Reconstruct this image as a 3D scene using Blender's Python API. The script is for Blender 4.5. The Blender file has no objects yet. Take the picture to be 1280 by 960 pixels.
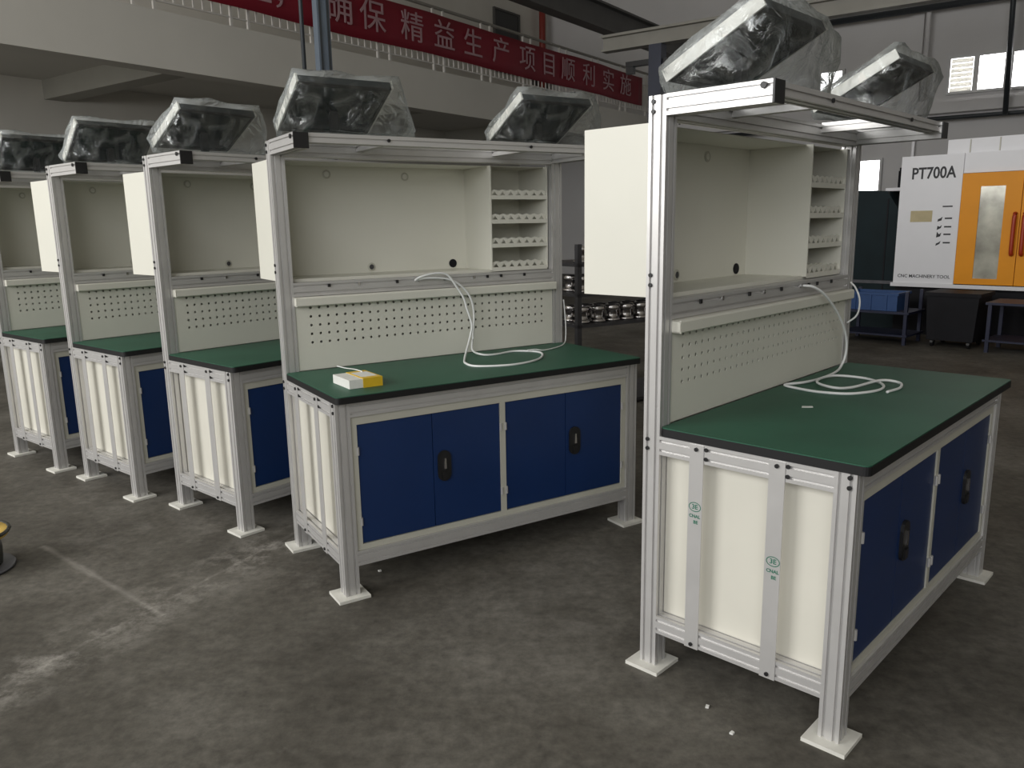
import bpy, bmesh, math, random
from mathutils import Vector, Matrix, noise
random.seed(7)
SC = bpy.context.scene
C = SC.collection
R = math.radians

# ------------------------------------------------------------------ camera
IW, IH = 1280.0, 960.0
F_PX, PITCH, ROLL, CAM_H = 993.3, R(11.388), R(-0.972), 1.46
UPV = Vector((0, math.sin(PITCH), math.cos(PITCH)))
FWV = Vector((0, math.cos(PITCH), -math.sin(PITCH)))
XV = Vector((1, 0, 0))
CR = XV*math.cos(ROLL) + UPV*math.sin(ROLL)
CU = -XV*math.sin(ROLL) + UPV*math.cos(ROLL)
cam = bpy.data.cameras.new('camera')
cam.sensor_width = 36.0
cam.lens = F_PX/IW*36.0
cam.clip_end = 200
camo = bpy.data.objects.new('camera', cam)
m = Matrix.Identity(4)
for i in range(3):
    m[i][0], m[i][1], m[i][2] = CR[i], CU[i], -FWV[i]
m[2][3] = CAM_H
camo.matrix_world = m
C.objects.link(camo)
SC.camera = camo

def ray(px, py):
    return CR*((px-IW/2)/F_PX) + CU*((IH/2-py)/F_PX) + FWV

# ------------------------------------------------------------------ hall frame (s along the hall, t across it)
HA = R(54.2)
E1 = Vector((math.cos(HA), math.sin(HA), 0))
E2 = Vector((-math.sin(HA), math.cos(HA), 0))
def hall(s, t, z=0.0):
    return E1*s + E2*t + Vector((0, 0, z))

# ------------------------------------------------------------------ world, lights, exposure
SC.view_settings.view_transform = 'Standard'
SC.view_settings.look = 'None'
SC.view_settings.gamma = 1.0
SC.view_settings.exposure = -0.12
SC.view_settings.use_curve_mapping = False
w = bpy.data.worlds.new('world'); SC.world = w
w.use_nodes = True
bg = w.node_tree.nodes['Background']
bg.inputs[0].default_value = (0.80, 0.87, 1.0, 1)
bg.inputs[1].default_value = 0.9

def area(name, loc, direction, sx, sy, power, col):
    l = bpy.data.lights.new(name, 'AREA')
    l.shape = 'RECTANGLE'; l.size = sx; l.size_y = sy
    l.energy = power; l.color = col
    o = bpy.data.objects.new(name, l)
    o.location = loc
    o.rotation_euler = Vector(direction).to_track_quat('-Z', 'Y').to_euler()
    C.objects.link(o)
    return o
# daylight through the openings of the wall behind the camera; the far windows light through their own panes
area('opening_left_offscreen', hall(-5.0, 7.3, 4.1), E1, 6.8, 4.2, 760, (1.0, 0.985, 0.95))
area('opening_behind_offscreen', hall(-5.0, -1.6, 4.1), E1, 8.0, 4.2, 350, (1.0, 0.985, 0.95))

# ------------------------------------------------------------------ materials
MATS = {}
def mat(name, col, rough=.6, metal=0.0, var=.0, scale=6.0, bump=0.0, bscale=60.0, emit=0.0, spec=.5, coat=0.0, stretch=None):
    if name in MATS: return MATS[name]
    mt = bpy.data.materials.new(name); mt.use_nodes = True
    nt = mt.node_tree; N = nt.nodes; L = nt.links
    b = N['Principled BSDF']
    b.inputs['Base Color'].default_value = (*col, 1)
    b.inputs['Roughness'].default_value = rough
    b.inputs['Metallic'].default_value = metal
    b.inputs['Specular IOR Level'].default_value = spec
    b.inputs['Coat Weight'].default_value = coat
    if emit:
        b.inputs['Emission Color'].default_value = (*col, 1)
        b.inputs['Emission Strength'].default_value = emit
    if var or bump:
        tc = N.new('ShaderNodeTexCoord'); mp = N.new('ShaderNodeMapping')
        L.new(tc.outputs['Object'], mp.inputs[0])
        if stretch: mp.inputs['Scale'].default_value = stretch
    if var:
        n = N.new('ShaderNodeTexNoise'); n.inputs['Scale'].default_value = scale
        n.inputs['Detail'].default_value = 5
        L.new(mp.outputs[0], n.inputs['Vector'])
        cr = N.new('ShaderNodeValToRGB')
        cr.color_ramp.elements[0].position = .3; cr.color_ramp.elements[1].position = .72
        cr.color_ramp.elements[0].color = (*[c*(1-var) for c in col], 1)
        cr.color_ramp.elements[1].color = (*[min(1, c*(1+var)) for c in col], 1)
        L.new(n.outputs['Fac'], cr.inputs[0]); L.new(cr.outputs[0], b.inputs['Base Color'])
    if bump:
        n2 = N.new('ShaderNodeTexNoise'); n2.inputs['Scale'].default_value = bscale
        n2.inputs['Detail'].default_value = 4
        L.new(mp.outputs[0], n2.inputs['Vector'])
        bp = N.new('ShaderNodeBump'); bp.inputs['Strength'].default_value = bump
        bp.inputs['Distance'].default_value = .01
        L.new(n2.outputs['Fac'], bp.inputs['Height']); L.new(bp.outputs[0], b.inputs['Normal'])
    MATS[name] = mt
    return mt

mat('aluminium', (.62, .61, .60), .36, .45, .04, 9)
mat('strip_aluminium', (.62, .61, .60), .36, .45, .05, 7)
mat('cream_paint', (.72, .71, .63), .42, 0, .02, 3)
mat('panel_white', (.70, .68, .60), .4, 0, .03, 4)
mat('frame_grey', (.52, .51, .44), .45, 0, .03, 8)
mat('foot_white', (.74, .73, .67), .55, 0, .08, 20)
mat('blue_paint', (.006, .027, .108), .35, 0, .05, 5, .03, 220)
mat('green_mat', (.021, .098, .058), .52, 0, .14, 4, .05, 160)
mat('black_edge', (.006, .006, .007), .5)
mat('black_plastic', (.012, .012, .013), .42)
mat('chrome', (.7, .7, .7), .2, 1)
mat('steel_dark', (.10, .10, .11), .45, .6, .2, 8)
mat('white_cable', (.80, .81, .80), .4)
mat('carton_yellow', (.72, .46, .02), .45, 0, .06, 30)
mat('carton_white', (.78, .78, .74), .5, 0, .04, 30)
mat('stamp_green', (.015, .16, .10), .6)
mat('monitor_case', (.72, .71, .66), .4)
mat('monitor_dark', (.035, .042, .045), .4)
mat('screen', (.010, .016, .018), .12)
mat('banner_red', (.20, .004, .016), .65, 0, .10, 1.2, .2, 3)
mat('banner_text', (.40, .25, .27), .65, 0, .08, 4)
mat('wall_plaster', (.62, .60, .55), .85, 0, .07, .7, .05, 18)
mat('far_wall', (.64, .63, .63), .85, 0, .05, .6)
mat('ceiling_paint', (.66, .63, .57), .9, 0, .05, .5)
mat('fascia', (.56, .545, .50), .8, 0, .05, .8)
mat('slab_dark', (.36, .35, .31), .85, 0, .08, 1)
mat('rail_white', (.62, .60, .57), .45, .2)
mat('beam_grey', (.27, .26, .23), .6, .1, .1, 2)
mat('beam_dark', (.085, .083, .078), .6, .1, .15, 2)
mat('post_blue', (.030, .036, .060), .5, 0, .1, 4)
mat('column_blue', (.13, .16, .20), .45, .2, .1, 5)
mat('pipe_dark', (.035, .04, .045), .5, .2)
mat('pipe_red', (.24, .03, .02), .5)
mat('window_dark', (.02, .02, .02), .3)
mat('window_frame', (.62, .62, .62), .5)
mat('daylight', (1, 1, 1), .5, 0, emit=6.0)
mat('blind', (.72, .71, .68), .7, 0, .05, 8)
mat('machine_white', (.80, .80, .83), .4, 0, .02, 3)
mat('machine_black', (.010, .010, .013), .6, 0, .3, 3, spec=.2)
mat('machine_green', (.006, .016, .020), .55, 0, .2, 3, spec=.2)
mat('orange', (.86, .33, .010), .45, 0, .05, 3, spec=.25)
mat('orange_red', (.42, .04, .01), .4)
mat('door_glass', (.48, .47, .40), .16, .15, .4, 4)
mat('crate_blue', (.018, .065, .20), .45, 0, .08, 6)
mat('cart_blue', (.012, .016, .045), .5)
mat('label_tan', (.52, .44, .26), .6, 0, .1, 10)
mat('print_black', (.03, .03, .035), .6)
mat('spool_yellow', (.62, .42, .10), .55, 0, .2, 14)
mat('spool_dark', (.030, .030, .024), .5, 0, .2, 8)
mat('turned_steel', (.62, .60, .60), .22, 1, .15, 20)
mat('rust', (.20, .07, .05), .6, .3, .2, 20)
mat('debris', (.75, .75, .72), .6)

# worn concrete with joints and dust
def floor_material():
    mt = bpy.data.materials.new('concrete_floor'); mt.use_nodes = True
    nt = mt.node_tree; N = nt.nodes; L = nt.links; b = N['Principled BSDF']
    tc = N.new('ShaderNodeTexCoord')
    def nz(scale, detail, rough=.6, off=(0, 0, 0), sc=(1, 1, 1)):
        mp = N.new('ShaderNodeMapping'); mp.inputs['Location'].default_value = off; mp.inputs['Scale'].default_value = sc
        L.new(tc.outputs['Object'], mp.inputs[0])
        n = N.new('ShaderNodeTexNoise'); n.inputs['Scale'].default_value = scale
        n.inputs['Detail'].default_value = detail; n.inputs['Roughness'].default_value = rough
        L.new(mp.outputs[0], n.inputs['Vector']); return n.outputs['Fac']
    def ramp(src, stops):
        r = N.new('ShaderNodeValToRGB'); e = r.color_ramp.elements
        while len(e) < len(stops): e.new(.5)
        for i, (p, c) in enumerate(stops):
            e[i].position = p; e[i].color = (*c, 1) if not isinstance(c, float) else (c, c, c, 1)
        L.new(src, r.inputs[0]); return r.outputs[0]
    def mth(op, a, b_=None, c=None):
        n = N.new('ShaderNodeMath'); n.operation = op
        for i, v in enumerate((a, b_, c)):
            if v is None: continue
            if isinstance(v, (int, float)): n.inputs[i].default_value = v
            else: L.new(v, n.inputs[i])
        return n.outputs[0]
    base = ramp(nz(1.1, 9, .66, (1.3, .4, 0)), [(.30, (.055, .049, .040)), (.48, (.105, .097, .082)), (.70, (.185, .174, .152))])
    fine = ramp(nz(22, 6, .7), [(.3, .50), (.7, 1.35)])
    mx = N.new('ShaderNodeMixRGB'); mx.blend_type = 'MULTIPLY'; mx.inputs[0].default_value = .75
    L.new(base, mx.inputs[1]); L.new(fine, mx.inputs[2])
    # dust streaks along two construction joints (through real floor points)
    sep = N.new('ShaderNodeSeparateXYZ'); L.new(tc.outputs['Object'], sep.inputs[0])
    X, Y = sep.outputs[0], sep.outputs[1]
    def line_mask(p, q, width, ext):
        p = Vector(p); q = Vector(q); d = (q-p); ln = d.length; d = d/ln; n = Vector((-d.y, d.x))
        dist = mth('ABSOLUTE', mth('ADD', mth('ADD', mth('MULTIPLY', X, n.x), mth('MULTIPLY', Y, n.y)), -(p.dot(n))))
        wob = mth('MULTIPLY', mth('SUBTRACT', nz(5, 4), .5), .05)
        dist = mth('ABSOLUTE', mth('ADD', dist, wob))
        along = mth('ADD', mth('ADD', mth('MULTIPLY', X, d.x), mth('MULTIPLY', Y, d.y)), -(p.dot(d)))
        inside = mth('MULTIPLY', mth('GREATER_THAN', along, -ext), mth('LESS_THAN', along, ln+ext))
        k = mth('SUBTRACT', 1.0, mth('MINIMUM', mth('DIVIDE', dist, width), 1.0))
        return mth('MULTIPLY', k, inside)
    l1 = mth('MULTIPLY', line_mask((-2.20, 3.52), (-1.40, 2.87), .022, .05), mth('ADD', nz(3, 5), .15))
    l2 = mth('MULTIPLY', line_mask((-1.69, 2.36), (-0.99, 3.83), .24, .5), ramp(nz(4.5, 9, .8, (3, 1, 0)), [(.47, 0.0), (.63, 1.0)]))
    l3 = mth('MULTIPLY', line_mask((-1.69, 2.36), (-0.99, 3.83), .012, .0), mth('MULTIPLY', nz(4, 4), .6))
    dust = ramp(nz(2.2, 9, .72, (5, 2, 0)), [(.58, 0.0), (.78, .35)])
    allm = mth('MINIMUM', mth('ADD', mth('ADD', mth('MULTIPLY', l1, .55), mth('MULTIPLY', l2, .75)), mth('ADD', mth('MULTIPLY', l3, .5), dust)), .9)
    mx2 = N.new('ShaderNodeMixRGB'); L.new(allm, mx2.inputs[0]); L.new(mx.outputs[0], mx2.inputs[1])
    mx2.inputs[2].default_value = (.40, .38, .345, 1)
    L.new(mx2.outputs[0], b.inputs['Base Color'])
    rr = ramp(nz(1.6, 5, .6, (9, 4, 0)), [(.3, .48), (.7, .78)])
    L.new(rr, b.inputs['Roughness'])
    bp = N.new('ShaderNodeBump'); bp.inputs['Strength'].default_value = .25; bp.inputs['Distance'].default_value = .006
    L.new(nz(30, 6, .7), bp.inputs['Height']); L.new(bp.outputs[0], b.inputs['Normal'])
    b.inputs['Specular IOR Level'].default_value = .35
    MATS['floor'] = mt
floor_material()

def plastic_material():
    mt = bpy.data.materials.new('clear_plastic'); mt.use_nodes = True
    nt = mt.node_tree; N = nt.nodes; L = nt.links
    N.remove(N['Principled BSDF']); out = N['Material Output']
    tr = N.new('ShaderNodeBsdfTransparent'); tr.inputs[0].default_value = (.95, .96, .96, 1)
    gl = N.new('ShaderNodeBsdfGlossy'); gl.inputs['Roughness'].default_value = .16
    gl.inputs[0].default_value = (.85, .88, .88, 1)
    df = N.new('ShaderNodeBsdfTranslucent'); df.inputs[0].default_value = (.62, .65, .66, 1)
    tc = N.new('ShaderNodeTexCoord')
    vo = N.new('ShaderNodeTexNoise'); vo.inputs['Scale'].default_value = 11; vo.inputs['Detail'].default_value = 6
    vo.inputs['Distortion'].default_value = 1.2
    L.new(tc.outputs['Object'], vo.inputs['Vector'])
    bp = N.new('ShaderNodeBump'); bp.inputs['Strength'].default_value = .9; bp.inputs['Distance'].default_value = .03
    L.new(vo.outputs['Fac'], bp.inputs['Height'])
    for s in (gl, df): L.new(bp.outputs[0], s.inputs['Normal'])
    m1 = N.new('ShaderNodeMixShader'); m1.inputs[0].default_value = .5
    L.new(gl.outputs[0], m1.inputs[1]); L.new(df.outputs[0], m1.inputs[2])
    fr = N.new('ShaderNodeFresnel'); fr.inputs[0].default_value = 1.18; L.new(bp.outputs[0], fr.inputs['Normal'])
    rp = N.new('ShaderNodeValToRGB'); rp.color_ramp.elements[0].position = .46; rp.color_ramp.elements[1].position = .72
    rp.color_ramp.elements[0].color = (.07, .07, .07, 1); rp.color_ramp.elements[1].color = (.36, .36, .36, 1)
    L.new(vo.outputs['Fac'], rp.inputs[0])
    ad = N.new('ShaderNodeMath'); ad.operation = 'ADD'; ad.use_clamp = True
    L.new(fr.outputs[0], ad.inputs[0]); L.new(rp.outputs[0], ad.inputs[1])
    m2 = N.new('ShaderNodeMixShader')
    L.new(ad.outputs[0], m2.inputs[0]); L.new(tr.outputs[0], m2.inputs[1]); L.new(m1.outputs[0], m2.inputs[2])
    L.new(m2.outputs[0], out.inputs['Surface'])
    MATS['plastic'] = mt
plastic_material()
# window blind: thin slats that let the daylight behind them through
_b = MATS['blind'].node_tree; _tr = _b.nodes.new('ShaderNodeBsdfTranslucent'); _tr.inputs[0].default_value = (.7, .69, .66, 1)
_mx = _b.nodes.new('ShaderNodeMixShader'); _mx.inputs[0].default_value = .35
_b.links.new(_b.nodes['Principled BSDF'].outputs[0], _mx.inputs[1]); _b.links.new(_tr.outputs[0], _mx.inputs[2])
_b.links.new(_mx.outputs[0], _b.nodes['Material Output'].inputs['Surface'])

# ------------------------------------------------------------------ mesh helpers
class MB:
    def __init__(s): s.v = []; s.f = []
    def add(s, vs, fs):
        o = len(s.v); s.v += [tuple(v) for v in vs]; s.f += [tuple(i+o for i in f) for f in fs]; return s
    def box(s, x0, x1, y0, y1, z0, z1):
        x0, x1 = sorted((x0, x1)); y0, y1 = sorted((y0, y1)); z0, z1 = sorted((z0, z1))
        return s.add([(x0,y0,z0),(x1,y0,z0),(x1,y1,z0),(x0,y1,z0),(x0,y0,z1),(x1,y0,z1),(x1,y1,z1),(x0,y1,z1)],
                     [(0,3,2,1),(4,5,6,7),(0,1,5,4),(1,2,6,5),(2,3,7,6),(3,0,4,7)])
    def prism(s, poly, axis, a, b):
        """poly: ccw 2D points; axis 'x' -> (y,z), 'y' -> (x,z), 'z' -> (x,y)"""
        def P(p, q):
            return {'x': (q, p[0], p[1]), 'y': (p[0], q, p[1]), 'z': (p[0], p[1], q)}[axis]
        n = len(poly)
        vs = [P(p, a) for p in poly] + [P(p, b) for p in poly]
        fs = [tuple(range(n))[::-1], tuple(range(n, 2*n))] + [(i, (i+1) % n, n+(i+1) % n, n+i) for i in range(n)]
        return s.add(vs, fs)
    def cyl(s, c, axis, r, a, b, n=16, r2=None):
        r2 = r if r2 is None else r2
        def P(u, v, q):
            return {'x': (q, u, v), 'y': (u, q, v), 'z': (u, v, q)}[axis]
        vs = []
        for q, rr in ((a, r), (b, r2)):
            vs += [P(c[0]+rr*math.cos(2*math.pi*i/n), c[1]+rr*math.sin(2*math.pi*i/n), q) for i in range(n)]
        fs = [tuple(range(n))[::-1], tuple(range(n, 2*n))] + [(i, (i+1) % n, n+(i+1) % n, n+i) for i in range(n)]
        return s.add(vs, fs)
    def lathe(s, prof, n=24, c=(0, 0)):
        vs = []
        for r, z in prof:
            vs += [(c[0]+r*math.cos(2*math.pi*i/n), c[1]+r*math.sin(2*math.pi*i/n), z) for i in range(n)]
        fs = []
        for k in range(len(prof)-1):
            fs += [(k*n+i, k*n+(i+1) % n, (k+1)*n+(i+1) % n, (k+1)*n+i) for i in range(n)]
        return s.add(vs, fs)
    def bar(s, p, q, w, h=None):
        p = Vector(p); q = Vector(q); h = h or w; d = (q-p).normalized()
        u = d.cross(Vector((0, 0, 1)))
        if u.length < 1e-4: u = Vector((1, 0, 0))
        u.normalize(); v = u.cross(d)
        vs = []
        for e in (p, q):
            vs += [e+u*w/2*a+v*h/2*b for a, b in ((-1,-1),(1,-1),(1,1),(-1,1))]
        return s.add(vs, [(0,3,2,1),(4,5,6,7),(0,1,5,4),(1,2,6,5),(2,3,7,6),(3,0,4,7)])
    def tube(s, pts, r, n=8):
        pts = [Vector(p) for p in pts]; vs = []
        for i, p in enumerate(pts):
            d = (pts[min(i+1, len(pts)-1)]-pts[max(i-1, 0)]).normalized()
            u = d.cross(Vector((.13, .31, .94))).normalized(); v = d.cross(u)
            vs += [p+u*r*math.cos(2*math.pi*k/n)+v*r*math.sin(2*math.pi*k/n) for k in range(n)]
        fs = []
        for i in range(len(pts)-1):
            fs += [(i*n+k, i*n+(k+1) % n, (i+1)*n+(k+1) % n, (i+1)*n+k) for k in range(n)]
        fs += [tuple(range(n))[::-1], tuple(range((len(pts)-1)*n, len(pts)*n))]
        return s.add(vs, fs)
    def mesh(s, name, m_, smooth=False):
        me = bpy.data.meshes.new(name); me.from_pydata(s.v, [], s.f)
        bm = bmesh.new(); bm.from_mesh(me)
        bmesh.ops.recalc_face_normals(bm, faces=bm.faces); bm.to_mesh(me); bm.free()
        me.materials.append(MATS[m_] if isinstance(m_, str) else m_)
        if smooth: me.shade_smooth() if hasattr(me, 'shade_smooth') else None
        me.update(); return me
    def build(s, name, m_, parent=None, smooth=False, label=None):
        return put(name, s.mesh(name, m_, smooth), parent, label)
def put(name, me, parent=None, label=None):
    o = bpy.data.objects.new(name, me); C.objects.link(o)
    if parent: o.parent = parent
    if label: o['label'] = label
    return o
def empty(name, loc=(0, 0, 0), rz=0.0):
    o = bpy.data.objects.new(name, None); o.empty_display_size = .1
    o.location = loc; o.rotation_euler = (0, 0, rz); C.objects.link(o); return o
def tag(o, label, cat, group=None):
    o['label'] = label; o['category'] = cat
    if group: o['group'] = group
    return o
def struct(o, label=None):
    o['kind'] = 'structure'
    if label: o['label'] = label
    return o
def copy_tree(o, parent=None):
    c = o.copy(); C.objects.link(c); c.parent = parent
    for ch in list(o.children): copy_tree(ch, c)
    return c
def spline(pts, k=8):
    pts = [Vector(p) for p in pts]; out = []
    P = [pts[0]*2-pts[1]] + pts + [pts[-1]*2-pts[-2]]
    for i in range(1, len(P)-2):
        a, b, c, d = P[i-1:i+3]
        for j in range(k):
            t = j/k
            out.append(.5*((2*b)+(c-a)*t+(2*a-5*b+4*c-d)*t*t+(3*b-a-3*c+d)*t**3))
    out.append(pts[-1]); return out
def text_mesh(body, size, m_, depth=.002, align='CENTER', xs=1.0, name='lettering', bold=0.0):
    cu = bpy.data.curves.new('txt', 'FONT'); cu.body = body; cu.size = size
    cu.align_x = align; cu.align_y = 'CENTER'; cu.extrude = depth; cu.offset = bold; cu.resolution_u = 3
    ob = bpy.data.objects.new('txt', cu); C.objects.link(ob)
    dg = bpy.context.evaluated_depsgraph_get()
    me = bpy.data.meshes.new_from_object(ob.evaluated_get(dg))
    bpy.data.objects.remove(ob); bpy.data.curves.remove(cu)
    me.materials.clear(); me.materials.append(MATS[m_]); me.name = name
    for v in me.vertices: v.co.x *= xs
    return me

# ------------------------------------------------------------------ setting
def hall_box(name, m_, s0, s1, t0, t1, z0, z1, parent=None):
    o = MB().box(s0, s1, t0, t1, z0, z1).build(name, m_, parent)
    if not parent: o.rotation_euler.z = HA
    return o
fl = MB().add([(-40,-40,0),(40,-40,0),(40,40,0),(-40,40,0)], [(0,1,2,3)]).build('floor', 'floor')
struct(fl, 'stained dark grey concrete factory floor')
struct(hall_box('wall_far', 'far_wall', 20.0, 20.3, -9, 16, 0, 9.3))
struct(hall_box('wall_left', 'wall_plaster', -5.4, 20.3, 14.0, 14.3, 0, 4.06))
struct(hall_box('wall_upper', 'wall_plaster', -5.4, 20.3, 13.0, 13.3, 4.06, 9.3))
struct(hall_box('wall_right', 'wall_plaster', -5.4, 20.3, -9.3, -9, 0, 9.3))
wb = MB().box(-5.4, -5.1, -9.3, -5.7, 0, 9.3).box(-5.4, -5.1, 2.5, 3.8, 2.0, 6.2).box(-5.4, -5.1, 10.8, 14.3, 0, 9.3) \
    .box(-5.4, -5.1, -5.7, 10.8, 6.2, 9.3).box(-5.4, -5.1, -5.7, 10.8, 0, 2.0).build('wall_back', 'wall_plaster')
wb.rotation_euler.z = HA; struct(wb)
struct(hall_box('ceiling', 'ceiling_paint', -5.4, 20.3, -9.3, 13.3, 9.0, 9.3))
ms = MB().box(0, 20, 9.42, 9.72, 3.39, 4.06).box(0, 20, 9.72, 14, 3.86, 4.06).build('mezzanine_slab', 'fascia')
ms.rotation_euler.z = HA; struct(ms, 'pale concrete mezzanine edge beam and slab above the workbenches')
for k, s_ in enumerate((1.6, 6.6, 11.6, 16.6)):
    b_ = hall_box('trim_%d' % (k+1), 'slab_dark', s_, s_+.35, 9.72, 14, 3.56, 3.86); struct(b_)
for k, s_ in enumerate((4.1, 9.6, 15.1)):
    b_ = hall_box('trim_%d' % (k+5), 'ceiling_paint', s_, s_+.3, -9, 13, 8.55, 9.0); struct(b_)
for k, t_ in enumerate((7.3, 3.47, .36)):      # pilasters of the far wall
    b_ = hall_box('trim_%d' % (k+8), 'far_wall', 19.86, 20, t_-.12, t_+.12, 0, 9); struct(b_)
b_ = MB().box(19.72, 20, -9, 9.42, 3.62, 3.84).box(19.82, 20, -9, 9.42, 3.84, 3.92).build('trim_11', 'far_wall'); b_.rotation_euler.z = HA; struct(b_)

def window(n, t_hi, t_lo, z0, z1, blind=False):
    o = MB().box(19.90, 19.999, t_lo-.03, t_lo+.02, z0-.03, z1+.03).box(19.90, 19.999, t_hi-.02, t_hi+.03, z0-.03, z1+.03) \
        .box(19.90, 19.999, t_lo+.02, t_hi-.02, z0-.03, z0+.02).box(19.90, 19.999, t_lo+.02, t_hi-.02, z1-.02, z1+.03).build('window_%d' % n, 'window_frame')
    o.rotation_euler.z = HA; struct(o)
    MB().box(19.955, 19.985, t_lo+.02, t_hi-.02, z0+.02, z1-.02).build('pane', 'daylight', o)
    if blind:
        k = 7; dz = (z1-z0-.04)/k; me = MB().prism([(19.925, 0.004), (19.93, 0.0), (19.945, dz*.86), (19.94, dz*.9)], 'y', t_lo+.03, t_hi-.03).mesh('slat', 'blind')
        for i in range(k):
            sl = put('slat', me, o); sl.location.z = z0+.02+i*dz
window(1, 2.80, 2.33, 4.03, 4.74, True)
window(2, 2.27, 1.77, 4.03, 4.74)
window(3, 1.66, 1.16, 4.02, 4.74)
window(4, 1.10, .60, 4.02, 4.74)
window(5, 5.45, 4.95, 4.20, 4.76)
window(6, 4.62, 4.02, 2.05, 2.75)

def dark_window(n, s0, s1, z0, z1):
    o = MB().box(s0-.05, s0, 12.94, 13.0, z0-.05, z1+.05).box(s1, s1+.05, 12.94, 13.0, z0-.05, z1+.05).box(s0, s1, 12.94, 13.0, z1, z1+.05).box(s0, s1, 12.94, 13.0, z0-.05, z0).build('window_%d' % n, 'beam_dark')
    o.rotation_euler.z = HA; struct(o)
    MB().box(s0, s1, 12.965, 12.985, z0, z1).build('pane', 'window_dark', o)
dark_window(7, 17.5, 18.55, 5.4, 6.85)
dark_window(8, 19.2, 19.85, 5.2, 6.15)

# pipes
def pipe(name, m_, pts, r, label, cat='pipe', group=None):
    o = MB().tube([hall(*p) for p in pts], r, 10).build(name, m_, None, True)
    return tag(o, label, cat, group)
pipe('wall_pipe', 'pipe_dark', [(19.6, 5.74, 5.74), (19.6, -6, 5.74)], .07, 'thick dark pipe running high along the far wall above the windows')
pipe('wall_pipe', 'pipe_dark', [(19.62, 8, 3.50), (19.62, -6, 3.50)], .045, 'thin dark pipe running below the window ledge of the far wall')
pipe('drop_pipe', 'pipe_dark', [(19.47, 1.80, 8.9), (19.47, 1.66, 3.46)], .05, 'dark vertical pipe dropping past the bright far windows')
pipe('drop_pipe', 'far_wall', [(19.75, 3.25, 8.9), (19.75, 3.25, 3.9)], .05, 'grey vertical pipe on the far wall beside the blind-covered window')
pipe('standpipe', 'pipe_red', [(19.45, 12.8, 4.1), (19.45, 12.8, 8.9)], .09, 'dark red standpipe on the upper wall behind the banner')

# mezzanine railing
rl = empty('railing', hall(4.5, 9.50, 4.06), HA); tag(rl, 'pale metal railing along the mezzanine edge carrying the red banner', 'railing')
LEN = 14.9
MB().tube([(0, 0, 1.04), (LEN, 0, 1.04)], .028, 8).build('top_rail', 'beam_grey', rl)
MB().tube([(0, 0, .13), (LEN, 0, .13)], .014, 6).build('bottom_rail', 'rail_white', rl)
MB().tube([(0, 0, .76), (LEN, 0, .76)], .012, 6).build('mid_rail', 'rail_white', rl)
bme = MB().box(-.010, .010, -.010, .010, .13, .76).mesh('baluster', 'rail_white')
pme = MB().box(-.017, .017, -.017, .017, 0, 1.03).mesh('post', 'rail_white')
nb_ = int(LEN/.135)
for i in range(nb_):
    if i % 10 in (0, 8):
        p_ = put('post', pme, rl); p_.location = (.05+i*.135, 0, 0)
    else:
        p_ = put('baluster', bme, rl); p_.location = (.05+i*.135, 0, 0)

# banner with its slogan
bn = empty('banner', hall(5.2, 9.44, 4.33), HA); tag(bn, 'long red slogan banner with pale Chinese characters on the railing', 'banner')
seg = 60; v0 = []; f0 = []
for i in range(seg+1):
    x = i*13.6/seg; y = .012*math.sin(x*2.1)+.008*math.sin(x*5.3)
    for z in (0, .22, .44, .66): v0.append((x, y-.01, z-.03+(.012*math.sin(x*1.3) if z in (0, .66) else 0)))
for i in range(seg):
    for k in range(3): a = i*4+k; f0.append((a, a+4, a+5, a+1))
bm_o = MB().add(v0, f0).build('cloth', 'banner_red', bn, True)
sm = bm_o.modifiers.new('thickness', 'SOLIDIFY'); sm.thickness = .004
chars = [('上', 7.33), ('，', 7.88), ('确', 8.83), ('保', 9.52), ('精', 10.42), ('益', 11.23), ('生', 12.03), ('产', 12.88),
         ('项', 13.76), ('目', 14.54), ('顺', 15.29), ('利', 16.17), ('实', 17.05), ('施', 17.90)]
for ch, s_ in chars:
    me = text_mesh(ch, .50, 'banner_text', .003, xs=1.15, name='character')
    o = put('character', me, bn); o.rotation_euler = (R(90), 0, 0); o.location = (s_-5.2, -.034, .30)

# overhead runway beam, gantry, columns
rb = MB()
rb.box(4, 20, 8.02, 8.05, 5.1, 5.5).box(4, 20, 7.9, 8.17, 5.5, 5.54).box(4, 20, 7.9, 8.17, 5.06, 5.1)
o = rb.build('runway_beam', 'beam_dark'); o.rotation_euler.z = HA
struct(o, 'dark steel runway beam under the roof above the banner')
gn = empty('crane_gantry', hall(12.6, 6.05, 0), HA); tag(gn, 'grey overhead crane beam on a dark blue steel post behind the nearest bench', 'crane')
MB().box(-.10, .10, -9.5, 1.0, 4.50, 4.54).box(-.012, .012, -9.5, 1.0, 4.32, 4.50).box(-.10, .10, -9.5, 1.0, 4.28, 4.32).build('beam', 'beam_grey', gn)
MB().box(-.10, .10, -.11, .11, .02, 4.28).build('post', 'post_blue', gn)
MB().box(-.2, .2, -.2, .2, 0, .02).build('base_plate', 'post_blue', gn)
MB().box(-.06, .06, .11, .55, 3.99, 4.07).box(-.05, .05, .42, .55, 3.88, 3.99).box(-.04, .04, -.7, -.11, 3.98, 4.05).build('bracket', 'black_plastic', gn)
MB().bar((0, -.12, 3.9), (0, -.42, 3.0), .025).build('brace', 'black_plastic', gn)
cl = empty('steel_column', (-1.56, 7.2, 0), R(32)); tag(cl, 'blue-grey slotted steel column rising in front of the mezzanine', 'column')
MB().box(-.055, .055, -.055, .055, .02, 9.0).build('shaft', 'column_blue', cl)
for sx in (-.034, .034):
    MB().box(sx-.008, sx+.008, -.066, -.054, .02, 9.0).build('flange', 'pipe_dark', cl)
MB().box(-.10, .10, -.10, .10, 0, .02).build('base_plate', 'column_blue', cl)
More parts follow.
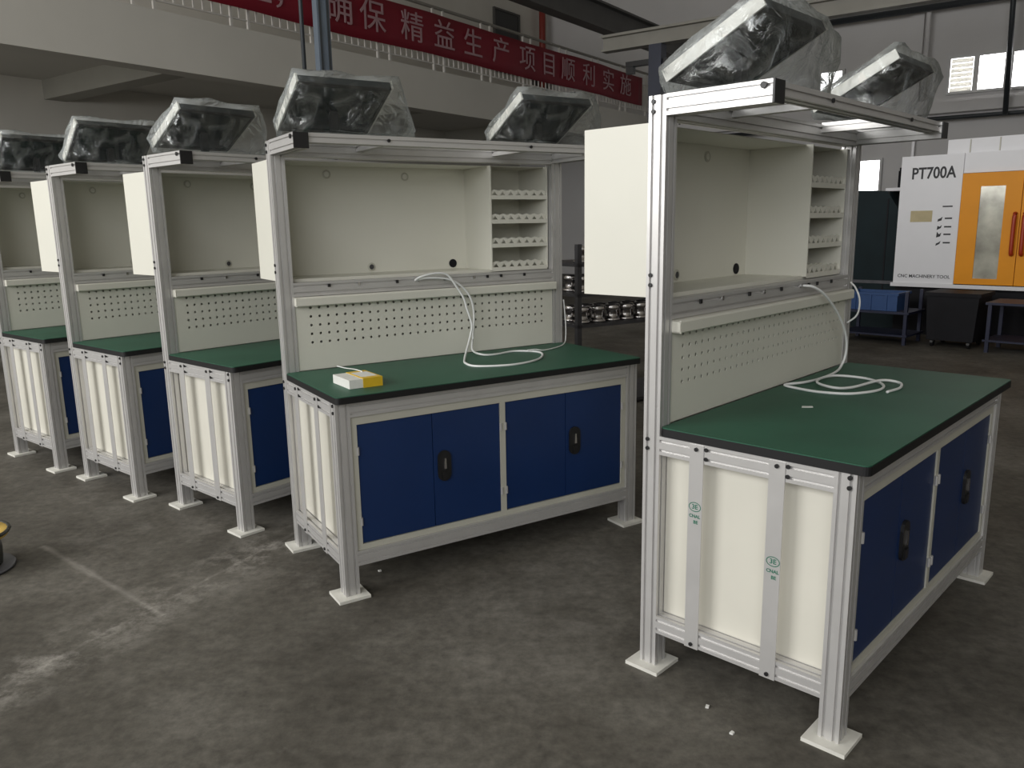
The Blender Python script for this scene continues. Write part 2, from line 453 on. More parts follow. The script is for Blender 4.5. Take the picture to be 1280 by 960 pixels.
o = MB().tube([(-1.74, 7.25, 0), (-1.74, 7.25, 9.0)], .018, 8).build('conduit', 'pipe_dark', None, True)
tag(o, 'thin dark conduit standing beside the blue-grey steel column', 'conduit')

# ------------------------------------------------------------------ workbench
PW = .06           # profile size
L_, D_, DF, ZT, HP, AR = 1.50, .70, .669, .83, 1.82, .39
def prof_poly(wx, wy, slx, sly):
    """T-slot profile outline centred on 0; slx: slot centres along x (top/bottom faces), sly: along y"""
    g, dp = .0042, .007
    p = []
    hx, hy = wx/2, wy/2
    p.append((-hx, -hy))
    for c in slx: p += [(c-g, -hy), (c-g, -hy+dp), (c+g, -hy+dp), (c+g, -hy)]
    p.append((hx, -hy))
    for c in sly: p += [(hx, c-g), (hx-dp, c-g), (hx-dp, c+g), (hx, c+g)]
    p.append((hx, hy))
    for c in slx[::-1]: p += [(c+g, hy), (c+g, hy-dp), (c-g, hy-dp), (c-g, hy)]
    p.append((-hx, hy))
    for c in sly[::-1]: p += [(-hx, c+g), (-hx+dp, c+g), (-hx+dp, c-g), (-hx, c-g)]
    return p
P60 = prof_poly(.06, .06, (-.015, .015), (-.015, .015))
P36 = prof_poly(.06, .036, (-.015, .015), (0,))
P33 = prof_poly(.036, .036, (0,), (0,))
def prof(axis, a, b, c, poly=P60):
    q = [(u+c[0], v+c[1]) for u, v in poly]
    return MB().prism(q, axis, a, b)

def rounded(x0, x1, y0, y1, r, n=4):
    out = []
    for cx, cy, a0 in ((x1-r, y0+r, -90), (x1-r, y1-r, 0), (x0+r, y1-r, 90), (x0+r, y0+r, 180)):
        for i in range(n+1):
            a = R(a0+90*i/n); out.append((cx+r*math.cos(a), cy+r*math.sin(a)))
    return out

def make_bench():
    T = empty('workbench')
    bolt_y = MB().cyl((0, 0), 'y', .007, -.006, 0, 8).mesh('bolt', 'black_plastic')
    bolt_x = MB().cyl((0, 0), 'x', .0065, -.005, 0, 8).mesh('bolt', 'black_plastic')
    foot = MB().prism([(-.068, -.062), (.062, -.062), (.062, .062), (-.068, .062)], 'z', 0, .012).mesh('foot_plate', 'foot_white')
    def leg(name, cx, cy, z1):
        o = prof('z', .012, z1, (cx, cy)).build(name, 'aluminium', T)
        f = put('foot_plate', foot, o, 'white steel foot plate'); f.location = (cx, cy, 0); return o
    posts = []
    for cx in (.03, L_-.03):
        p = leg('post', cx, -.03, HP); posts.append(p)
        leg('leg', cx, -DF+.03, ZT-.028)
    for z in (1.803, 1.775, 1.30, 1.27, .785, .755):
        b = put('bolt', bolt_x, posts[0]); b.location = (0, -.017, z)
    # worktop
    wt = MB().prism(rounded(-.004, L_+.004, -D_, -.062, .018), 'z', ZT-.028, ZT-.003).build('worktop', 'black_edge', T, label='black-edged worktop')
    MB().prism(rounded(-.002, L_+.002, -D_+.002, -.062, .018), 'z', ZT-.003, ZT).build('mat', 'green_mat', wt, label='dark green rubber mat')
    # end rails, recessed end panels and flat strips
    for cx, sgn in ((.03, -1), (L_-.03, 1)):
        prof('y', -DF+.06, -.06, (cx, .77)).build('end_rail', 'aluminium', T)
        prof('y', -DF+.06, -.06, (cx, .16)).build('end_rail', 'aluminium', T)
        xo = cx+sgn*(-.018)
        MB().box(xo-.002, xo+.002, -DF+.06, -.06, .19, .74).build('end_panel', 'panel_white', T, label='off-white recessed end panel')
        xs = -.003 if sgn < 0 else L_
        for yc in (-.194, -.450):
            st = MB().box(xs, xs+.003, yc-.024, yc+.024, .128, .797).build('strip', 'strip_aluminium', T, label='flat aluminium strip')
            if sgn < 0:
                for z in (.783, .142):
                    b = put('bolt', bolt_x, st); b.location = (-.003, yc, z)
                for z in (.786, .757):
                    b = put('bolt', bolt_x, st); b.location = (0.002, yc-.031, z)
    for z in (.79, .762):
        b = put('bolt', bolt_x, T); b.location = (0, -DF+.018, z)
    # front and back rails
    for z in (.77, .16):
        prof('x', .06, L_-.06, (-DF+.03, z)).build('front_rail', 'aluminium', T)
        prof('x', .06, L_-.06, (-.03, z)).build('back_rail', 'aluminium', T)
    # door cabinet
    yf = -DF+.012
    cb = MB().box(.062, L_-.062, yf+.03, yf+.034, .19, .74).box(.062, .066, yf+.034, -.07, .19, .74).box(L_-.066, L_-.062, yf+.034, -.07, .19, .74) \
        .box(.066, L_-.066, -.074, -.07, .19, .74).box(.066, L_-.066, yf+.034, -.074, .19, .195).box(.066, L_-.066, yf+.034, -.074, .735, .74).build('cabinet', 'frame_grey', T, label='grey-framed double cabinet')
    z0, z1 = .214, .706
    MB().box(.062, L_-.062, yf-.004, yf+.03, z1, .739).box(.062, L_-.062, yf-.004, yf+.03, .191, z0).box(.062, .086, yf-.004, yf+.03, z0, z1) \
        .box(L_-.086, L_-.062, yf-.004, yf+.03, z0, z1).box(.737, .763, yf-.004, yf+.03, z0, z1).build('door_frame', 'frame_grey', cb)
    hinge = MB().cyl((0, 0), 'z', .006, -.016, .016, 8).mesh('hinge', 'strip_aluminium')
    esc = [(-.030, .052), (-.030, -.052)]
    hp = []
    for i in range(9): a = R(180+180*i/8); hp.append((.030*math.cos(a), -.036+.030*math.sin(a)))
    for i in range(9): a = R(180*i/8); hp.append((.030*math.cos(a), .036+.030*math.sin(a)))
    hbody = MB().prism(hp, 'y', -.010, 0).mesh('handle', 'black_plastic')
    hlever = MB().prism([(-.006, -.020), (.006, -.020), (.004, .026), (-.004, .026)], 'y', -.016, -.008).mesh('lever', 'turned_steel')
    htail = MB().prism([(-.012, -.058), (.012, -.058), (.015, -.026), (-.015, -.026)], 'y', -.016, -.008).mesh('grip', 'black_plastic')
    for x0, x1, side in ((.088, .411, 0), (.414, .735, 1), (.765, 1.086, 0), (1.089, 1.412, 1)):
        d = MB().box(x0, x1, yf+.001, yf+.018, z0+.003, z1-.003).build('door', 'blue_paint', T, label='dark blue cabinet door')
        if side:
            h = put('handle', hbody, d, 'black swing handle'); h.location = (x0+.047, yf+.001, .475)
            h = put('lever', hlever, d); h.location = (x0+.047, yf+.001, .483)
            h = put('grip', htail, d); h.location = (x0+.047, yf+.001, .475)
        xh = x0-.003 if not side else x1+.003
        for z in (.31, .60):
            g = put('hinge', hinge, d, 'small bright hinge barrel'); g.location = (xh, yf-.006, z)
    # pegboard with punched holes
    pb = MB(); xa, xb, za, zb = .062, L_-.062, .832, 1.128
    y0 = -.056; cs = .04; cols = 32; hx0 = .75-cs*(cols/2); rows = [1.110-.0388*i for i in range(5)]
    hz1 = rows[0]+.0194; hz0 = rows[-1]-.0194
    for (a, b, c, d) in ((xa, hx0, za, zb), (hx0+cols*cs, xb, za, zb), (hx0, hx0+cols*cs, za, hz0)):
        pb.add([(a, y0, c), (b, y0, c), (b, y0, d), (a, y0, d)], [(0, 1, 2, 3)])
    hr = .0062
    for r_ in rows:
        for k in range(cols):
            cx = hx0+cs*(k+.5); ox = cs/2; oz = .0194
            outer = [(ox*a, oz*b) for a, b in ((1, 0), (1, 1), (0, 1), (-1, 1), (-1, 0), (-1, -1), (0, -1), (1, -1))]
            inner = [(hr*math.cos(i*math.pi/4), hr*math.sin(i*math.pi/4)) for i in range(8)]
            vs = [(cx+u, y0, r_+v) for u, v in outer]+[(cx+u, y0, r_+v) for u, v in inner]+[(cx+u, y0+.003, r_+v) for u, v in inner]
            fs = [(i, (i+1) % 8, 8+(i+1) % 8, 8+i) for i in range(8)]+[(8+i, 8+(i+1) % 8, 16+(i+1) % 8, 16+i) for i in range(8)]
            pb.add(vs, fs)
    pb.build('pegboard', 'cream_paint', T, label='cream perforated panel')
    MB().box(xa, xb, -.006, -.002, .80, 1.165).build('rear_sheet', 'cream_paint', T)
    # ledge with folded lip and T-slot rail under the upper cabinet
    MB().prism([(-.010, 1.160), (-.086, 1.160), (-.092, 1.154), (-.092, 1.124), (-.088, 1.120), (-.050, 1.120), (-.050, 1.124), (-.086, 1.124), (-.088, 1.126), (-.088, 1.152), (-.084, 1.156), (-.010, 1.156)], 'x', .058, L_-.058).build('ledge', 'cream_paint', T, label='cream folded ledge lip')
    MB().box(.058, .061, -.092, -.05, 1.12, 1.16).build('ledge_end', 'cream_paint', T)
    tr = prof('x', .06, L_-.06, (-.030, 1.192)).build('shelf_rail', 'aluminium', T)
    for x in (.22, .36, .55, .66, .80, .96, 1.04, 1.12, 1.26):
        b = MB().box(x-.006, x+.006, -.066, -.06, 1.198, 1.212).build('slot_nut', 'chrome' if x in (.36, .66, .96) else 'black_plastic', tr)
    # upper cabinet
    uz0, uz1, yb = 1.232, 1.745, .24
    uc = MB().box(0, .003, .0, yb, uz0, uz1).box(L_-.003, L_, .0, yb, uz0, uz1).box(.003, L_-.003, yb-.003, yb, uz0, uz1) \
        .box(.003, L_-.003, 0, yb-.003, uz0, uz0+.003).box(.003, L_-.003, 0, yb-.003, uz1-.003, uz1).build('upper_cabinet', 'cream_paint', T, label='cream open-fronted upper cabinet')
    MB().box(.06, L_-.06, -.012, .0, 1.222, 1.236).build('front_edge', 'cream_paint', uc)
    MB().box(1.086, 1.092, -.03, yb-.003, uz0, uz1).build('rack_side', 'cream_paint', uc)
    MB().box(1.425, 1.431, -.03, yb-.003, uz0, uz1).build('rack_side', 'cream_paint', uc)
    # bit rack shelves: lip + two rows of V-notched combs
    cm = MB(); w_ = 1.423-1.094; nt_ = 7; pw = w_/nt_; hh = .028
    tp = [(0, 0)]
    for k in range(nt_):
        x = k*pw; tp += [(x+pw*.08, 0), (x+pw/2, hh*.9), (x+pw*.92, 0)]
    tp += [(w_, 0), (w_, hh)]
    for k in range(nt_)[::-1]:
        tp += [(k*pw+pw/2, hh+.007), (k*pw, hh)]
    comb = cm.prism(tp, 'y', 0, .003).mesh('notched_comb', 'cream_paint')
    for z in (1.592, 1.473, 1.354, 1.236):
        sh = MB().box(1.092, 1.425, -.028, yb-.006, z, z+.004).box(1.092, 1.425, -.030, -.028, z-.010, z+.010).build('rack_shelf', 'cream_paint', uc)
        for yy in (-.020, .045):
            c = put('notched_comb', comb, sh); c.location = (1.0935, yy, z+.004)
    # grommets in the back panel
    ring = MB().lathe([(.013, 0), (.020, 0), (.021, .003), (.013, .006), (.013, 0)], 16).mesh('grommet', 'frame_grey')
    plugs = [MB().cyl((0, 0), 'z', .0135, 0, .004, 14).mesh('plug', m_) for m_ in ('foot_white', 'steel_dark')]
    bush = MB().cyl((0, 0), 'z', .022, 0, .004, 16).mesh('grommet', 'machine_black')
    for x, z, dark in ((.343, 1.705, 0), (.747, 1.700, 0), (.547, 1.262, 0), (1.005, 1.262, 1)):
        g = put('grommet', bush if dark else ring, uc, 'black cable hole' if dark else 'grey cable grommet')
        g.rotation_euler = (R(90), 0, 0); g.location = (x, yb-.003, z)
        if not dark:
            h = put('plug', plugs[0 if z > 1.5 else 1], g)
    # overhead frame
    for cx in (.03, L_-.03):
        a = prof('y', -AR+.006, -.06, (cx, HP-.029)).build('arm', 'aluminium', T)
        MB().prism([(cx-.03, HP-.059), (cx+.03, HP-.059), (cx+.03, HP+.001), (cx-.03, HP+.001)], 'y', -AR, -AR+.006).build('end_cap', 'black_plastic', a)
        if cx < .5:
            b = put('bolt', bolt_x, a); b.location = (0, -AR+.03, HP-.013)
            b.scale = (1.2, 1.4, 1.4)
    prof('x', .06, L_-.06, (-AR+.042, HP-.017), P36).build('front_bar', 'aluminium', T)
    prof('x', .06, L_-.06, (-.03, HP-.034)).build('rear_bar', 'aluminium', T)
    for cx in (.40, 1.10):
        c = prof('y', -AR+.072, -.06, (cx, HP-.017), P33).build('cross_bar', 'aluminium', T)
        b = put('bolt', bolt_y, c); b.location = (cx, -AR+.012, HP-.017)
    return T

BENCH = [(.416, 2.448, 46.23), (-1.029, 3.507, 31.96), (-1.817, 4.095, 48.63), (-2.594, 4.614, 50.33), (-3.345, 5.157, 51.45)]
BLAB = ['white-framed workbench with green-stamped end strips beside the machine with orange door',
        'workbench with a yellow and white packet on its green top',
        'workbench standing directly behind the bench with the yellow packet',
        'second workbench behind the bench with the yellow packet',
        'rearmost workbench of the row, farthest from the orange machine']
proto = make_bench()
benches = []
for i, (x, y, a) in enumerate(BENCH):
    o = proto if i == 0 else copy_tree(proto)
    benches.append(o)
for o, (x, y, a), lb in zip(benches, BENCH, BLAB):
    o.location = (x, y, 0); o.rotation_euler.z = R(a)
    tag(o, lb, 'workbench', 'aluminium profile workbenches')
def bl(i, p):
    x, y, a = BENCH[i]; c, s = math.cos(R(a)), math.sin(R(a))
    return Vector((x+p[0]*c-p[1]*s, y+p[0]*s+p[1]*c, p[2]))

# green mill stamps on the end strips of the nearest bench
strips = [c for c in benches[0].children if c.name.startswith('strip') and min(v.co.x for v in c.data.vertices) < .1]
def stamp(parent, yc, zc):
    ring = MB(); n = 28; vs = []
    for k in range(n):
        a = 2*math.pi*k/n
        vs += [(-.0034, yc+.021*math.cos(a), zc+.0155*math.sin(a)), (-.0034, yc+.0185*math.cos(a), zc+.0130*math.sin(a))]
    fs = [(2*k, 2*((k+1) % n), 2*((k+1) % n)+1, 2*k+1) for k in range(n)]
    ring.add(vs, fs).build('stamp_oval', 'stamp_green', parent)
    for tx, sz, dz, dy in (('3E', .021, 0, 0), ('CNAL', .0145, -.030, 0), ('BE', .015, -.049, -.004)):
        o = put('stamp_text', text_mesh(tx, sz, 'stamp_green', .0001, bold=.0004), parent)
        o.rotation_euler = (R(90), 0, R(-90)); o.location = (-.0036, yc+dy, zc+dz)
strips.sort(key=lambda o: -sum(v.co.y for v in o.data.vertices))
stamp(strips[0], -.194, .600)
stamp(strips[1], -.452, .497)

# ------------------------------------------------------------------ monitors in plastic wrap on the overhead frames
def monitor(bi, x0, label, tilt_pts=((-.03, 1.866), (-.325, 2.018)), wid=.40, seed=1, puff=1.0, tail=0.0):
    (ya, za), (yb, zb) = tilt_pts
    bx, by, a = BENCH[bi]
    base = Vector((x0+wid/2, (ya+yb)/2, HP+.001))
    T = empty('wrapped_monitor', bl(bi, base), R(a)); tag(T, label, 'monitor', 'plastic-wrapped monitors on the bench frames')
    d = Vector((0, yb-ya, zb-za)); ln = d.length; d.normalize()
    n = Vector((0, d.z, -d.y))       # towards back/up
    if n.z < 0: n = -n
    org = Vector((-wid/2, ya-base.y, za-base.z))
    def P(u, v, w): return org+Vector((u, 0, 0))+d*v+n*w
    def slab(mb, u0, u1, v0, v1, w0, w1):
        vs = [P(u, v, w) for w in (w0, w1) for u, v in ((u0, v0), (u1, v0), (u1, v1), (u0, v1))]
        mb.add(vs, [(0,3,2,1),(4,5,6,7),(0,1,5,4),(1,2,6,5),(2,3,7,6),(3,0,4,7)]); return mb
    slab(MB(), .004, wid-.004, 0, ln, 0, .028).build('case', 'monitor_dark', T, label='dark monitor case')
    for u in (-.004, wid-.004): slab(MB(), u, u+.008, -.004, ln+.004, -.004, .034).build('side_trim', 'monitor_case', T, label='white side trim')
    slab(slab(slab(slab(MB(), 0, wid, 0, .018, -.004, 0), 0, wid, ln-.018, ln, -.004, 0), 0, .016, .018, ln-.018, -.004, 0), wid-.016, wid, .018, ln-.018, -.004, 0).build('bezel', 'black_plastic', T)
    slab(MB(), .016, wid-.016, .018, ln-.018, -.0015, 0).build('screen', 'screen', T, label='dark screen')
    slab(MB(), wid*.3, wid*.7, ln*.3, ln*.7, .028, .055).build('back_housing', 'black_plastic', T)
    mid = P(wid/2, ln*.5, .04)
    MB().bar(mid, (0, mid.y, .0), .035, .02).bar((-.0, mid.y+.05, .003), (0, mid.y-.05, .003), .06, .006).build('mount', 'black_plastic', T)
    # wrap: hull of padded corners and slack folds, subdivided and crumpled
    rnd = random.Random(seed)
    bm = bmesh.new(); pts = []
    for u in (-.014, wid+.03*puff):
        for v in (-.01, ln+.012):
            for w_ in (-.03, .05): pts.append(P(u, v, w_))
    for k in range(10):
        u = rnd.uniform(.05, wid+.10*puff); y = rnd.uniform(-.12, .12)
        pts.append(Vector((-wid/2+u, y-.02, rnd.uniform(.008, .03))))
    pts += [Vector((-wid/2-.012, .10, .012)), Vector((-wid/2+.01, -.12, .012)), Vector((wid/2+.10*puff+tail, -.10, .012)), Vector((wid/2+.08*puff, .10, .012)), Vector((wid/2+.13*puff, .0, .10))]
    for p in pts: bm.verts.new(p)
    r = bmesh.ops.convex_hull(bm, input=bm.verts)
    junk = [g for g in r['geom_interior'] if isinstance(g, bmesh.types.BMVert)]+[g for g in r['geom_unused'] if isinstance(g, bmesh.types.BMVert)]
    bmesh.ops.delete(bm, geom=list(set(junk)), context='VERTS')
    bmesh.ops.subdivide_edges(bm, edges=bm.edges[:], cuts=4, use_grid_fill=True)
    bmesh.ops.triangulate(bm, faces=bm.faces[:])
    bm.normal_update()
    for v in bm.verts:
        q = v.co*9+Vector((seed*3.1, 0, seed))
        k = noise.noise(q)*.022+abs(noise.noise(q*2.7))*.014-.004
        v.co += v.normal*k
        if v.co.z < .006: v.co.z = .006+abs(k)*.1
    me = bpy.data.meshes.new('plastic_wrap'); bm.to_mesh(me); bm.free()
    me.materials.append(MATS['plastic']); me.shade_smooth()
    put('plastic_wrap', me, T, 'crumpled clear plastic bag')
    return T
monitor(0, .05, 'wrapped monitor above the control box end of the bench with green-stamped strips', seed=1, puff=1.6)
monitor(0, 1.08, 'wrapped monitor above the bit rack of the bench with green-stamped strips', seed=2)
monitor(1, .05, 'wrapped monitor above the yellow packet', seed=3, puff=1.2)
monitor(1, 1.09, 'wrapped monitor above the bit rack of the bench with the yellow packet', seed=4)
monitor(2, .05, 'wrapped monitor on the bench directly behind the yellow packet bench', seed=5)
monitor(3, .07, 'wrapped monitor on the second bench behind the yellow packet bench', ((-.10, 1.85), (-.30, 2.03)), .44, 6)
monitor(4, .07, 'wrapped monitor on the rearmost bench', ((-.10, 1.85), (-.30, 2.03)), .46, 7)

# ------------------------------------------------------------------ cables and the packet
def cable(name, bi, pts, r, label, k=8):
    base = Vector(pts[0]); o = MB().tube(spline([bl(bi, p) for p in pts], k), r, 8).build(name, 'white_cable', None, True)
    return tag(o, label, 'cable')
Z = ZT+.005
cable('power_cable', 0, [(.985, -.063, 1.205), (1.0, -.10, 1.20), (1.075, -.12, 1.160), (1.21, -.125, 1.067), (1.294, -.125, .975), (1.318, -.12, .90), (1.29, -.115, .850), (1.20, -.125, Z), (1.02, -.13, Z), (.90, -.12, Z+.004),
      (.82, -.085, Z+.003), (.80, -.15, Z), (.79, -.235, Z), (.83, -.33, Z), (.955, -.385, Z), (1.07, -.36, Z), (1.15, -.27, Z), (1.11, -.17, Z+.006), (1.0, -.15, Z+.009), (.90, -.18, Z+.01), (.86, -.26, Z+.008), (.93, -.30, Z+.004), (1.10, -.34, Z+.009), (1.13, -.40, Z+.003), (1.05, -.43, Z), (.94, -.42, Z)],
      .0052, 'white cable coiled on the green top of the bench with stamped strips')
cable('power_cable', 0, [(1.45, -.070, 1.19), (1.455, -.092, 1.164), (1.455, -.112, 1.113), (1.455, -.105, 1.05), (1.452, -.066, 1.012)], .004, 'short white cable bulging from the rail end of the bench with stamped strips')
cable('power_cable', 1, [(.64, -.066, 1.205), (.655, -.095, 1.222), (.73, -.105, 1.236), (.79, -.11, 1.226), (.835, -.115, 1.168), (.869, -.12, 1.112), (.885, -.12, 1.061), (.905, -.13, .98), (.894, -.13, .922), (.85, -.17, .862), (.80, -.24, Z), (.745, -.35, Z), (.75, -.45, Z), (.893, -.515, Z), (1.05, -.475, Z), (1.16, -.37, Z), (1.19, -.27, Z), (1.115, -.19, Z), (.99, -.215, Z), (.92, -.205, Z+.004), (.90, -.14, .855), (.918, -.115, .92), (.93, -.11, 1.03), (.915, -.105, 1.11), (.87, -.10, 1.168), (.80, -.098, 1.205), (.70, -.09, 1.215), (.646, -.068, 1.207)],
      .0052, 'white cable looped from the rail down onto the bench with the yellow packet')
cable('thin_cable', 1, [(1.15, -.25, Z+.0085), (1.195, -.253, Z+.0085), (1.25, -.255, Z), (1.38, -.20, Z), (1.475, -.115, Z), (1.512, -.075, .86), (1.516, -.07, .92), (1.512, -.066, 1.0), (1.505, -.066, 1.06)], .0032, 'thin white cable hanging at the right post of the yellow packet bench')

# packet on the second bench: white tray half pulled out of a yellow sleeve
pk = empty('packet', bl(1, (.165, -.49, ZT)), R(31.96+2)); tag(pk, 'small yellow and white cardboard packet on the green worktop', 'packet')
MB().box(-.070, -.012, -.085, .085, .001, .036).build('tray', 'carton_white', pk, label='white tray end')
MB().box(-.012, .072, -.087, .087, 0, .038).build('sleeve', 'carton_yellow', pk, label='yellow sleeve')
MB().box(-.004, .064, -.055, .055, .038, .0385).build('print_label', 'carton_white', pk)
MB().tube(spline([(.045, .05, .040), (.03, .09, .045), (-.0, .12, .050), (-.02, .16, .055)]), .0022, 6).build('string', 'white_cable', pk)
o = MB().prism([(-.02, -.008), (.018, -.011), (.022, .006), (-.012, .010)], 'z', 0, .0015).build('paper_scrap', 'carton_white')
o.location = bl(0, (.55, -.29, ZT)); tag(o, 'tiny white scrap lying on the green top with the coiled cable', 'scrap')

# crumbs of debris on the floor
dm = MB().prism([(-.006, -.004), (.007, -.005), (.006, .005), (-.004, .006)], 'z', 0, .006).mesh('debris', 'debris')
for px, py in ((475, 714), (884, 884), (915, 917)):
    d = ray(px, py); p = Vector((0, 0, CAM_H))+d*(-CAM_H/d.z)
    o = put('floor_crumb', dm); o.location = (p.x, p.y, 0); o.rotation_euler.z = px
    tag(o, 'tiny pale crumb on the concrete floor near a bench foot', 'debris', 'crumbs on the floor')

# ------------------------------------------------------------------ cable drum at the left edge
sp = empty('cable_drum', (-2.40, 3.28, 0), .3); tag(sp, 'small dark cable drum with a yellow top standing on the floor', 'drum')
MB().lathe([(0, 0), (.17, 0), (.175, .008), (.17, .016), (.10, .02), (0, .02)], 28).build('bottom_flange', 'steel_dark', sp, True)
MB().lathe([(0, .02), (.125, .02), (.128, .05), (.13, .09), (.126, .13), (0, .13)], 28).build('winding', 'spool_dark', sp, True)
MB().lathe([(0, .13), (.13, .132), (.16, .15), (.165, .165), (.158, .172), (.12, .158), (0, .15)], 28).build('top_flange', 'spool_yellow', sp, True)
MB().tube([(.165*math.cos(a*.2618), .165*math.sin(a*.2618), .17) for a in range(25)], .008, 6).build('rim', 'spool_dark', sp, True)

# ------------------------------------------------------------------ steel parts rack between the benches
ra = R(30); rk = empty('parts_rack', (1.02, 6.75, 0), ra); tag(rk, 'dark steel rack holding shiny turned parts behind the benches', 'rack')
RZ = (.02, .66, .90, 1.13)
for sx in (-.75, .75):
    for sy in (-.3, .3):
        MB().box(sx-.02, sx+.02, sy-.02, sy+.02, 0, 1.30).build('upright', 'steel_dark', rk)
for z in RZ:
    MB().box(-.77, .77, -.32, .32, z, z+.025).build('tray', 'steel_dark', rk)
hprof = [(0, 0), (.062, 0), (.066, .006), (.066, .022), (.050, .026), (.044, .05), (.044, .085), (.054, .09), (.056, .10), (.056, .125), (.050, .130), (.030, .130), (.028, .09), (0, .09)]
h0 = MB().lathe(hprof, 20).mesh('turned_housing', 'turned_steel', True)
h1 = MB().lathe(hprof, 20).mesh('turned_housing', 'rust', True)
tier = {.66: 'lowest loaded tray', .90: 'middle tray', 1.13: 'top tray'}
for z in RZ[1:]:
    for row, yy in enumerate((-.22, -.06)):
        for k in range(10):
            if z > 1.1 and (k > 3 or row): continue
            red = (z < .9 and k == 6 and row == 0)
            o = put('turned_housing', h1 if red else h0); 
            c, s = math.cos(ra), math.sin(ra); lx = -.66+k*.146+random.uniform(-.006, .006)
            o.location = (1.02+lx*c-yy*s, 6.75+lx*s+yy*c, z+.025); o.rotation_euler.z = random.random()*3
            tag(o, 'rust-red turned housing on the %s of the dark rack' % tier[z] if red else 'shiny flanged steel housing, %s row, %s of dark rack' % (('front', 'second')[row], tier[z]), 'machine part', 'turned steel parts in the rack')

# ------------------------------------------------------------------ machining centre with orange doors
MAO = ray(1120, 275); MAO = MAO/MAO.y*10.2; MAO.z = 0
MA = R(-45)
def mloc(x, y, z=0):
    return MAO+Vector((math.cos(MA)*x-math.sin(MA)*y, math.sin(MA)*x+math.cos(MA)*y, z))
mc = empty('machining_centre', MAO, MA); tag(mc, 'white machining centre with orange sliding doors and PT700A lettering', 'machine')
MB().box(.02, 2.3, .10, 1.9, 0, .62).build('base', 'machine_black', mc, label='black machine base')
MB().box(.02, .72, .0, 1.9, .62, 2.19).build('side_panel', 'machine_white', mc, label='white front panel')
MB().box(.0, 2.3, -.03, .02, .605, .65).build('sill', 'machine_white', mc)
MB().box(.72, 2.0, .02, 1.9, 1.96, 2.19).build('header', 'machine_white', mc)
MB().box(.50, 2.3, .10, 1.8, 2.19, 2.36).build('top_cover', 'machine_white', mc)
for x in (.74, 1.05, 1.36):
    MB().box(x, x+.012, .09, .10, 2.20, 2.35).build('seam', 'frame_grey', mc)
MB().box(2.0, 2.3, .0, 1.9, .62, 2.19).build('side_panel', 'machine_white', mc)
MB().box(.73, 2.0, .30, .32, .62, 1.96).build('inner_wall', 'machine_black', mc)
for x0, x1, hx in ((.726, 1.355, 1.31), (1.362, 1.995, 1.41)):
    d = MB().box(x0, x1, -.012, .012, .66, .73).box(x0, x1, -.012, .012, 1.80, 1.955).box(x0, x0+.20, -.012, .012, .73, 1.80).box(x1-.17, x1, -.012, .012, .73, 1.80).build('door', 'orange', mc, label='orange door')
    MB().box(x0+.20, x1-.17, -.002, .004, .73, 1.80).build('pane', 'door_glass', d, label='hazy door window')
    MB().tube(spline([(hx, -.012, 1.02), (hx, -.05, 1.04), (hx, -.055, 1.25), (hx, -.05, 1.46), (hx, -.012, 1.48)], 5), .022, 8).build('handle', 'orange_red', d, True, 'dark red door handle')
o = put('lettering', text_mesh('PT700A', .190, 'print_black', .001, 'LEFT', .80, bold=.004), mc); o.rotation_euler = (R(90), 0, 0); o.location = (.145, -.002, 1.975)
o = put('lettering', text_mesh('CNC MACHINERY TOOL', .056, 'print_black', .001, 'LEFT', .98, bold=.0005), mc); o.rotation_euler = (R(90), 0, 0); o.location = (.07, -.002, .735)
MB().box(.17, .42, -.003, .0, 1.40, 1.535).build('name_plate', 'label_tan', mc, label='tan name plate')
MB().box(.465, .66, -.002, .0, 1.04, 1.64).build('warning_sheet', 'machine_white', mc)
MB().box(.53, .64, -.0035, -.002, 1.572, 1.588).build('print_line', 'print_black', mc)
for k, z in enumerate((1.43, 1.33, 1.24, 1.14)):
    MB().box(.565, .645, -.0035, -.002, z, z+.018).build('print_line', 'print_black', mc)
    MB().prism([(.485, z-.03), (.53, z-.015+.01*(k % 2)), (.54, z+.03), (.515, z+.01), (.49, z+.02*(k % 3))], 'y', -.0035, -.002).build('pictogram', 'print_black', mc)

# dark green enclosure standing left of the machine
ge = empty('machine_enclosure', mloc(-.02, .35), MA); tag(ge, 'dark blue-green machine enclosure with a chamfered top beside the white machine', 'machine')
MB().prism([(-.02, 0), (-.02, 1.46), (-.12, 1.62), (-.24, 1.80), (-.62, 1.82), (-1.1, 1.78), (-1.1, 0)], 'y', 0, 1.0).build('body', 'machine_green', ge)
MB().box(-.225, -.205, -.008, 0, .4, 1.70).build('seam', 'machine_black', ge)
MB().box(-1.1, -.03, -.012, 0, .60, .64).build('sill', 'steel_dark', ge)
MB().box(-.30, -.04, .1, .9, 1.80, 1.84).build('top_tray', 'machine_white', ge)
MB().cyl((-.17, .3), 'z', .05, 1.84, 2.06, 12).box(-.20, -.14, .27, .33, 2.06, 2.1).build('motor', 'machine_black', ge)
o = MB().tube([mloc(-.36, 1.45, 0), mloc(-.36, 1.45, 2.9)], .022, 8).build('white_pipe', 'machine_white', None, True); tag(o, 'thin white upright pipe behind the dark green enclosure', 'pipe')

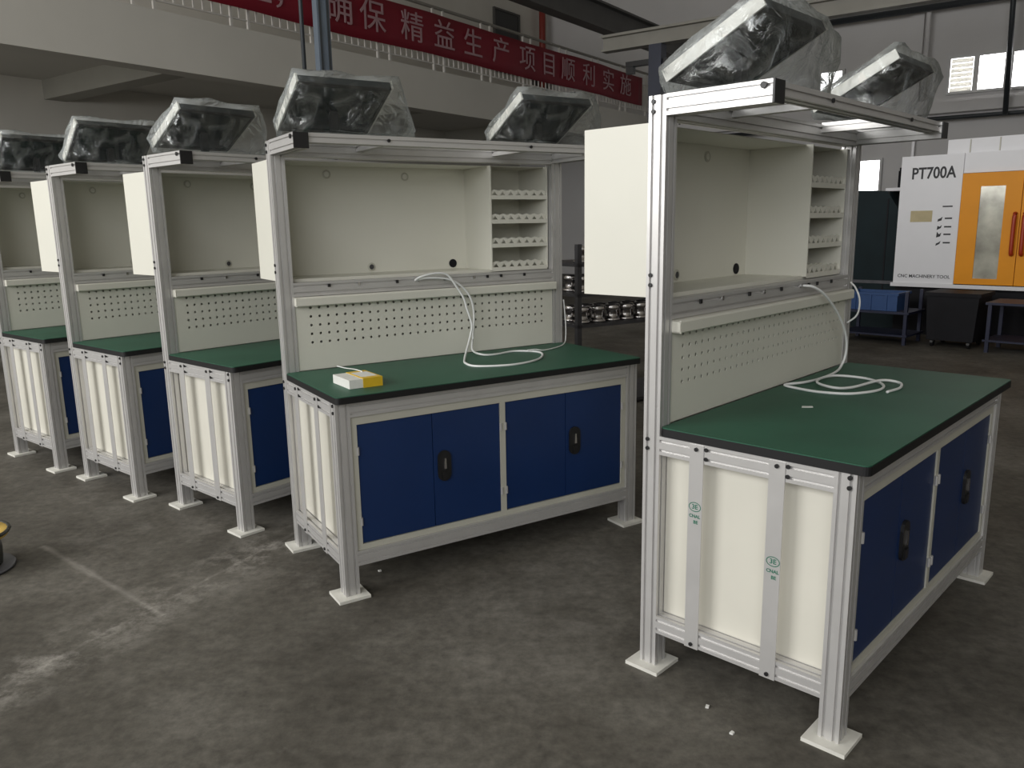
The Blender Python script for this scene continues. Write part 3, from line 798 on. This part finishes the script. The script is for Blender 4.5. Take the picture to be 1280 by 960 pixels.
# blue crate on a dark cart in front of the machine
ct = empty('parts_cart', mloc(.18, -.75), MA); tag(ct, 'dark blue steel cart with thin legs in front of the white machine', 'cart')
for sx in (-.36, .36):
    for sy in (-.24, .24):
        MB().box(sx-.018, sx+.018, sy-.018, sy+.018, 0, .62).build('leg', 'cart_blue', ct)
MB().box(-.40, .40, -.28, .28, .36, .385).build('shelf', 'cart_blue', ct)
MB().box(-.40, .40, -.28, .28, .10, .12).build('shelf', 'cart_blue', ct)
def crate(loc, rz, label, w2=.30, d2=.2, h=.21):
    T = empty('crate', loc, rz); tag(T, label, 'crate', 'blue plastic crates by the machine')
    MB().box(-w2, w2, -d2, d2, 0, .008).box(-w2, w2, -d2, -d2+.008, .008, h).box(-w2, w2, d2-.008, d2, .008, h).box(-w2, -w2+.008, -d2+.008, d2-.008, .008, h).box(w2-.008, w2, -d2+.008, d2-.008, .008, h).build('body', 'crate_blue', T)
    MB().box(-w2-.015, w2+.015, -d2-.015, -d2, h-.03, h).box(-w2-.015, w2+.015, d2, d2+.015, h-.03, h).box(-w2-.015, -w2, -d2, d2, h-.03, h).box(w2, w2+.015, -d2, d2, h-.03, h).build('rim', 'crate_blue', T)
    for x in (-.18, 0, .18):
        MB().box(x-.008, x+.008, -d2-.012, -d2, .0, h-.03).build('rib', 'crate_blue', T)
    return T
crate(mloc(.12, -.75, .385), MA, 'blue plastic crate standing on the dark cart')
ct2 = empty('parts_cart', mloc(1.74, -.70), MA); tag(ct2, 'dark blue steel cart below the orange doors of the machine', 'cart')
for sx in (-.36, .36):
    for sy in (-.24, .24):
        MB().box(sx-.018, sx+.018, sy-.018, sy+.018, 0, .52).build('leg', 'cart_blue', ct2)
MB().box(-.40, .40, -.28, .28, .52, .545).build('shelf', 'cart_blue', ct2)
MB().box(-.40, .40, -.28, .28, .12, .14).build('shelf', 'cart_blue', ct2)

# black bin added to darken the bay below the orange doors
cbn = empty('darkening_bin', mloc(.98, -.62), MA); tag(cbn, 'black steel bin added to darken the floor between the two carts', 'bin')
MB().prism([(-.24, .08), (.24, .08), (.27, .60), (-.27, .60)], 'y', -.25, .25).build('body', 'machine_black', cbn)
MB().box(-.29, .29, -.27, .27, .58, .62).build('rim', 'machine_black', cbn)
for sx in (-.19, .19):
    for sy in (-.19, .19):
        MB().cyl((sy, .045), 'x', .045, sx-.015, sx+.015, 12).box(sx-.02, sx+.02, sy-.02, sy+.02, .05, .085).build('caster', 'black_plastic', cbn)
